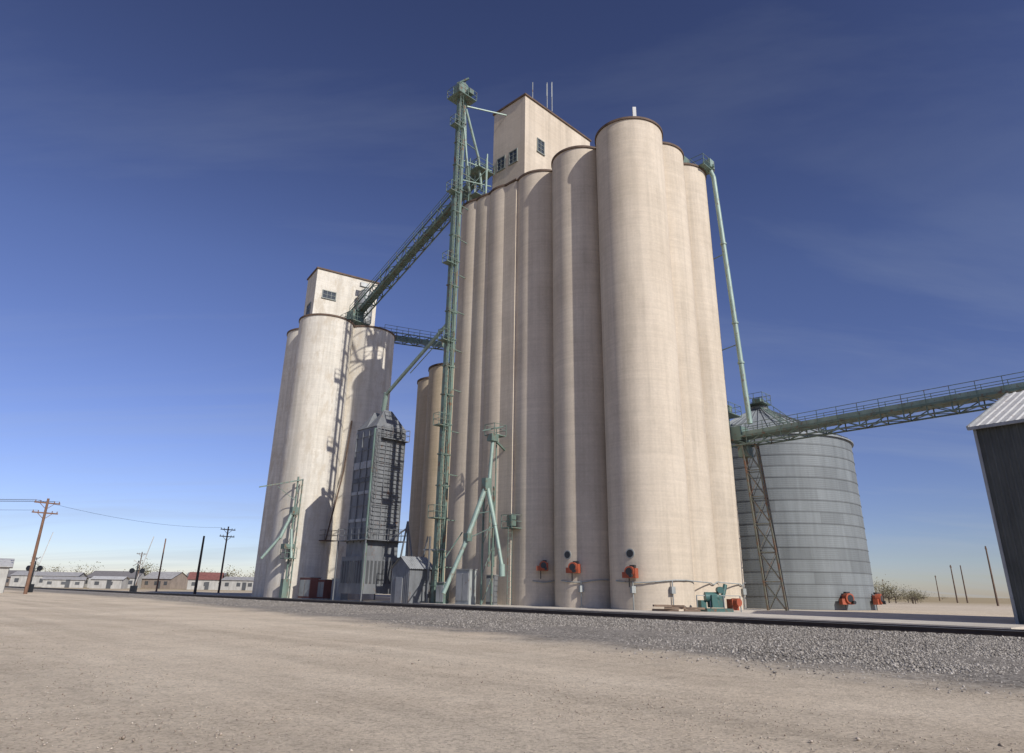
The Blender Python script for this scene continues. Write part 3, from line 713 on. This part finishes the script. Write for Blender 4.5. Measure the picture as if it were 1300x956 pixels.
def crossing(x,y,lean):
    e=empty('railroad_crossing_signal',(x,y,0)); m=MB(); m.tube((x,y,0),(x,y,4.2),.09,10); m.box((x,y,.5),(.7,.6,1.0)); m.beam((x-.9,y,2.9),(x+.9,y,2.9),.08)
    for s in (-.7,.7): m.tube((x+s,y-.05,2.9),(x+s,y+.1,2.9),.33,16)
    m.build('mast_and_lamps',M_dark,e); m=MB()
    m.beam((x-.6,y-.15,3.5),(x+.6,y-.15,4.3),.2,.03); m.beam((x-.6,y-.2,4.3),(x+.6,y-.2,3.5),.2,.03)
    m.beam((x,y+.2,1.2),(x+lean,y+.2,7.4),.12,.06); m.build('crossbuck_and_raised_gate',M_wht,e)
crossing(-50.4,97.7,1.3); crossing(-60.5,91.8,1.2)
# ------------------------------------------------------------------ distant buildings
def house(name,x,y,w,d,h,rise,az,wm,rm):
    e=empty(name,(x,y,0)); ca,sa=math.cos(az),math.sin(az)
    L=lambda a,b,z:(x+a*ca-b*sa,y+a*sa+b*ca,z)
    m=MB(); m.add([L(-w/2,-d/2,0),L(w/2,-d/2,0),L(w/2,d/2,0),L(-w/2,d/2,0),L(-w/2,-d/2,h),L(w/2,-d/2,h),L(w/2,d/2,h),L(-w/2,d/2,h),L(-w/2,0,h+rise),L(w/2,0,h+rise)],
      [(0,1,5,4),(2,3,7,6),(1,2,6,9,5),(3,0,4,8,7)]); m.build('walls',wm,e)
    m=MB()
    for s in (-1,1): m.add([L(-w/2-.3,s*(d/2+.3),h-.1),L(w/2+.3,s*(d/2+.3),h-.1),L(w/2+.3,0,h+rise+.05),L(-w/2-.3,0,h+rise+.05)],[(0,1,2,3)])
    m.build('roof',rm,e); m=MB()
    for k in range(int(w/3)): m.box(L(-w/2+1.5+k*3,-d/2-.02,h*.55),(1.0,.08,h*.35),az)
    m.box(L(w*.1,-d/2-.03,1.0),(1,.08,2),az); m.build('windows_and_door',M_louv,e)
house('warehouse',-62.5,84,7,9,2.9,.9,.6,M_dull,M_roofw)
house('town_house',-108,200,12,8,2.8,1.6,.2,M_dull,M_roofg); house('town_house',-97,205,9,8,2.7,1.8,-.2,M_brick,M_roofd)
house('town_house',-82,196,8,7,2.6,1.8,.3,M_dull,M_red); house('warehouse',-72,198,10,9,2.6,.8,.1,M_dull,M_roofd)
house('warehouse',-130,205,16,10,3.0,1,.3,M_dull,M_roofd); house('town_house',-150,222,10,8,2.7,1.8,-.1,M_brick,M_roofg)
house('warehouse',-114,186,9,6,2.0,.6,.5,M_dull,M_roofd); house('town_house',-100,240,12,8,3,2,.1,M_brick,M_roofg)
house('warehouse',-98,178,7,5,2.2,.6,.2,M_dull,M_roofw); house('town_house',-120,215,9,7,2.7,1.5,-.3,M_dull,M_roofg)
# ------------------------------------------------------------------ distant trees
M_leaf,nt,b=new_mat('dry_foliage'); gi=nt.nodes.new('ShaderNodeNewGeometry')
nt.links.new(ramp(nt,gi.outputs['Random Per Island'],[(0,(.08,.075,.045)),(.5,(.15,.135,.075)),(1,(.25,.22,.12))]),b.inputs['Base Color']); b.inputs['Roughness'].default_value=.9
def trees(name,specs):
    e=empty(name,(specs[0][0],specs[0][1],0)); tk=MB(); lf=MB()
    for x,y,h,w in specs:
        tk.tube((x,y,-.1),(x,y,h*.45),h*.03,6,h*.02); cl=[]
        for k in range(10):
            a=random.uniform(0,6.28); el=random.uniform(-.1,1.35); l=h*random.uniform(.25,.58)
            tip=V((x+math.cos(a)*math.cos(el)*l*w,y+math.sin(a)*math.cos(el)*l*w,h*.30+math.sin(el)*l)); tk.tube((x,y,h*random.uniform(.15,.4)),tip,h*.012,4,h*.004); cl.append(tip)
        for c in cl:
            for i in range(50):
                q=c+V((random.gauss(0,h*.12*w),random.gauss(0,h*.12*w),random.gauss(0,h*.14))); s=h*random.uniform(.010,.034)
                if q.z<.1: continue
                d1=V((random.gauss(0,1),random.gauss(0,1),random.gauss(0,1))).normalized()*s; d2=V((random.gauss(0,1),random.gauss(0,1),random.gauss(0,1))).normalized()*s
                lf.add([q-d1,q+d2,q+d1,q-d2],[(0,1,2,3)])
    tk.build('trunks_and_limbs',M_bark,e); lf.build('foliage',M_leaf,e)
def azp(a,d): a=math.radians(a); return d*math.sin(a),d*math.cos(a)
sp=[]
for cl in range(17):
    a0=random.uniform(-35.5,-19.5); d0=random.uniform(235,330)
    for i in range(random.choice((1,1,2,3))):
        x,y=azp(a0+random.gauss(0,.7),d0+random.gauss(0,8)); sp.append((x,y,random.uniform(3.8,8.2),random.uniform(.9,1.5)))
trees('distant_treeline',sp)
sp=[]
for i in range(11):
    a=26.9+random.uniform(0,2.6); x,y=azp(a,random.uniform(150,175)); sp.append((x,y,random.uniform(2.8,4.9)*(1.0 if a<28.5 else .7),random.uniform(1,1.6)))
for i in range(10):
    a=random.uniform(28,37); x,y=azp(a,random.uniform(330,420)); sp.append((x,y,random.uniform(1.6,2.6),2.4))
trees('distant_treeline',sp)
# ------------------------------------------------------------------ sky, sun
SUN_AZ=140; SUN_EL=35
w=bpy.data.worlds.new('World'); scene.world=w; w.use_nodes=True; nt=w.node_tree
bg=nt.nodes['Background']; sky=nt.nodes.new('ShaderNodeTexSky'); sky.sky_type='NISHITA'; sky.sun_disc=False
sky.sun_elevation=math.radians(SUN_EL); sky.sun_rotation=math.radians(SUN_AZ)
sky.altitude=1100; sky.air_density=1.0; sky.dust_density=.5; sky.ozone_density=3.0
g=nt.nodes.new('ShaderNodeGamma'); g.inputs[1].default_value=1.55; nt.links.new(sky.outputs[0],g.inputs[0])
hs=nt.nodes.new('ShaderNodeHueSaturation'); hs.inputs['Hue'].default_value=.510; hs.inputs['Saturation'].default_value=.88; hs.inputs['Value'].default_value=.66; nt.links.new(g.outputs[0],hs.inputs['Color'])
tc=nt.nodes.new('ShaderNodeTexCoord'); sx=nt.nodes.new('ShaderNodeSeparateXYZ'); nt.links.new(tc.outputs['Generated'],sx.inputs[0])
def mt(op,a,b2):
    n=nt.nodes.new('ShaderNodeMath'); n.operation=op
    for i,v in enumerate((a,b2)):
        if isinstance(v,(int,float)): n.inputs[i].default_value=v
        else: nt.links.new(v,n.inputs[i])
    return n.outputs[0]
# deeper, less cyan lower sky (dry high-plains air)
att=ramp(nt,sx.outputs[2],[(0.0,(.58,.52,.62)),(.10,(.66,.60,.68)),(.42,(1,1,1))])
base=mixc(nt,1.0,hs.outputs[0],att,'MULTIPLY')
zz=mt('ADD',mt('MAXIMUM',sx.outputs[2],0.0),.12)
cb=nt.nodes.new('ShaderNodeCombineXYZ'); nt.links.new(mt('DIVIDE',sx.outputs[0],zz),cb.inputs[0]); nt.links.new(mt('DIVIDE',sx.outputs[1],zz),cb.inputs[1])
mp=nt.nodes.new('ShaderNodeMapping'); mp.inputs['Rotation'].default_value=(0,0,.45); mp.inputs['Scale'].default_value=(.35,1.3,1); nt.links.new(cb.outputs[0],mp.inputs['Vector'])
ns=nt.nodes.new('ShaderNodeTexNoise'); ns.inputs['Scale'].default_value=1.0; ns.inputs['Detail'].default_value=9; ns.inputs['Roughness'].default_value=.58; ns.inputs['Distortion'].default_value=.7
nt.links.new(mp.outputs[0],ns.inputs['Vector'])
cf=ramp(nt,ns.outputs['Fac'],[(.46,0),(.80,.22)])
lowc=ramp(nt,sx.outputs[2],[(0.0,1.0),(.28,.42)])
cf2=mt('MULTIPLY',cf,mt('MULTIPLY',lowc,2.4))
mx=mixc(nt,cf2,base,(5.4,6.2,7.4))
nt.links.new(mx,bg.inputs['Color']); bg.inputs['Strength'].default_value=.075
sd=bpy.data.lights.new('sun','SUN'); sd.energy=4.6; sd.angle=math.radians(.5); sd.color=(1,.955,.885)
so=bpy.data.objects.new('sun',sd); scene.collection.objects.link(so)
sa,se=math.radians(SUN_AZ),math.radians(SUN_EL)
S=V((math.sin(sa)*math.cos(se),math.cos(sa)*math.cos(se),math.sin(se)))
so.rotation_euler=S.to_track_quat('Z','Y').to_euler(); so.location=S*100
# ------------------------------------------------------------------ camera
cd=bpy.data.cameras.new('camera'); cd.sensor_width=36; cd.lens=23.9; cd.shift_y=-45/1300; cd.clip_end=9000
co=bpy.data.objects.new('camera',cd); scene.collection.objects.link(co); scene.camera=co
pt=math.radians(20.1); r0=V((1,0,0)); u0=V((0,-math.sin(pt),math.cos(pt))); k=.01656
cr=(r0*.99986+u0*k).normalized(); cu=(u0*.99986-r0*k).normalized()
bk=cr.cross(cu)
M=Matrix((cr,cu,bk)).transposed().to_4x4(); M.translation=V((0,0,CAMZ)); co.matrix_world=M
scene.view_settings.view_transform='Standard'; scene.view_settings.look='None'; scene.view_settings.exposure=0
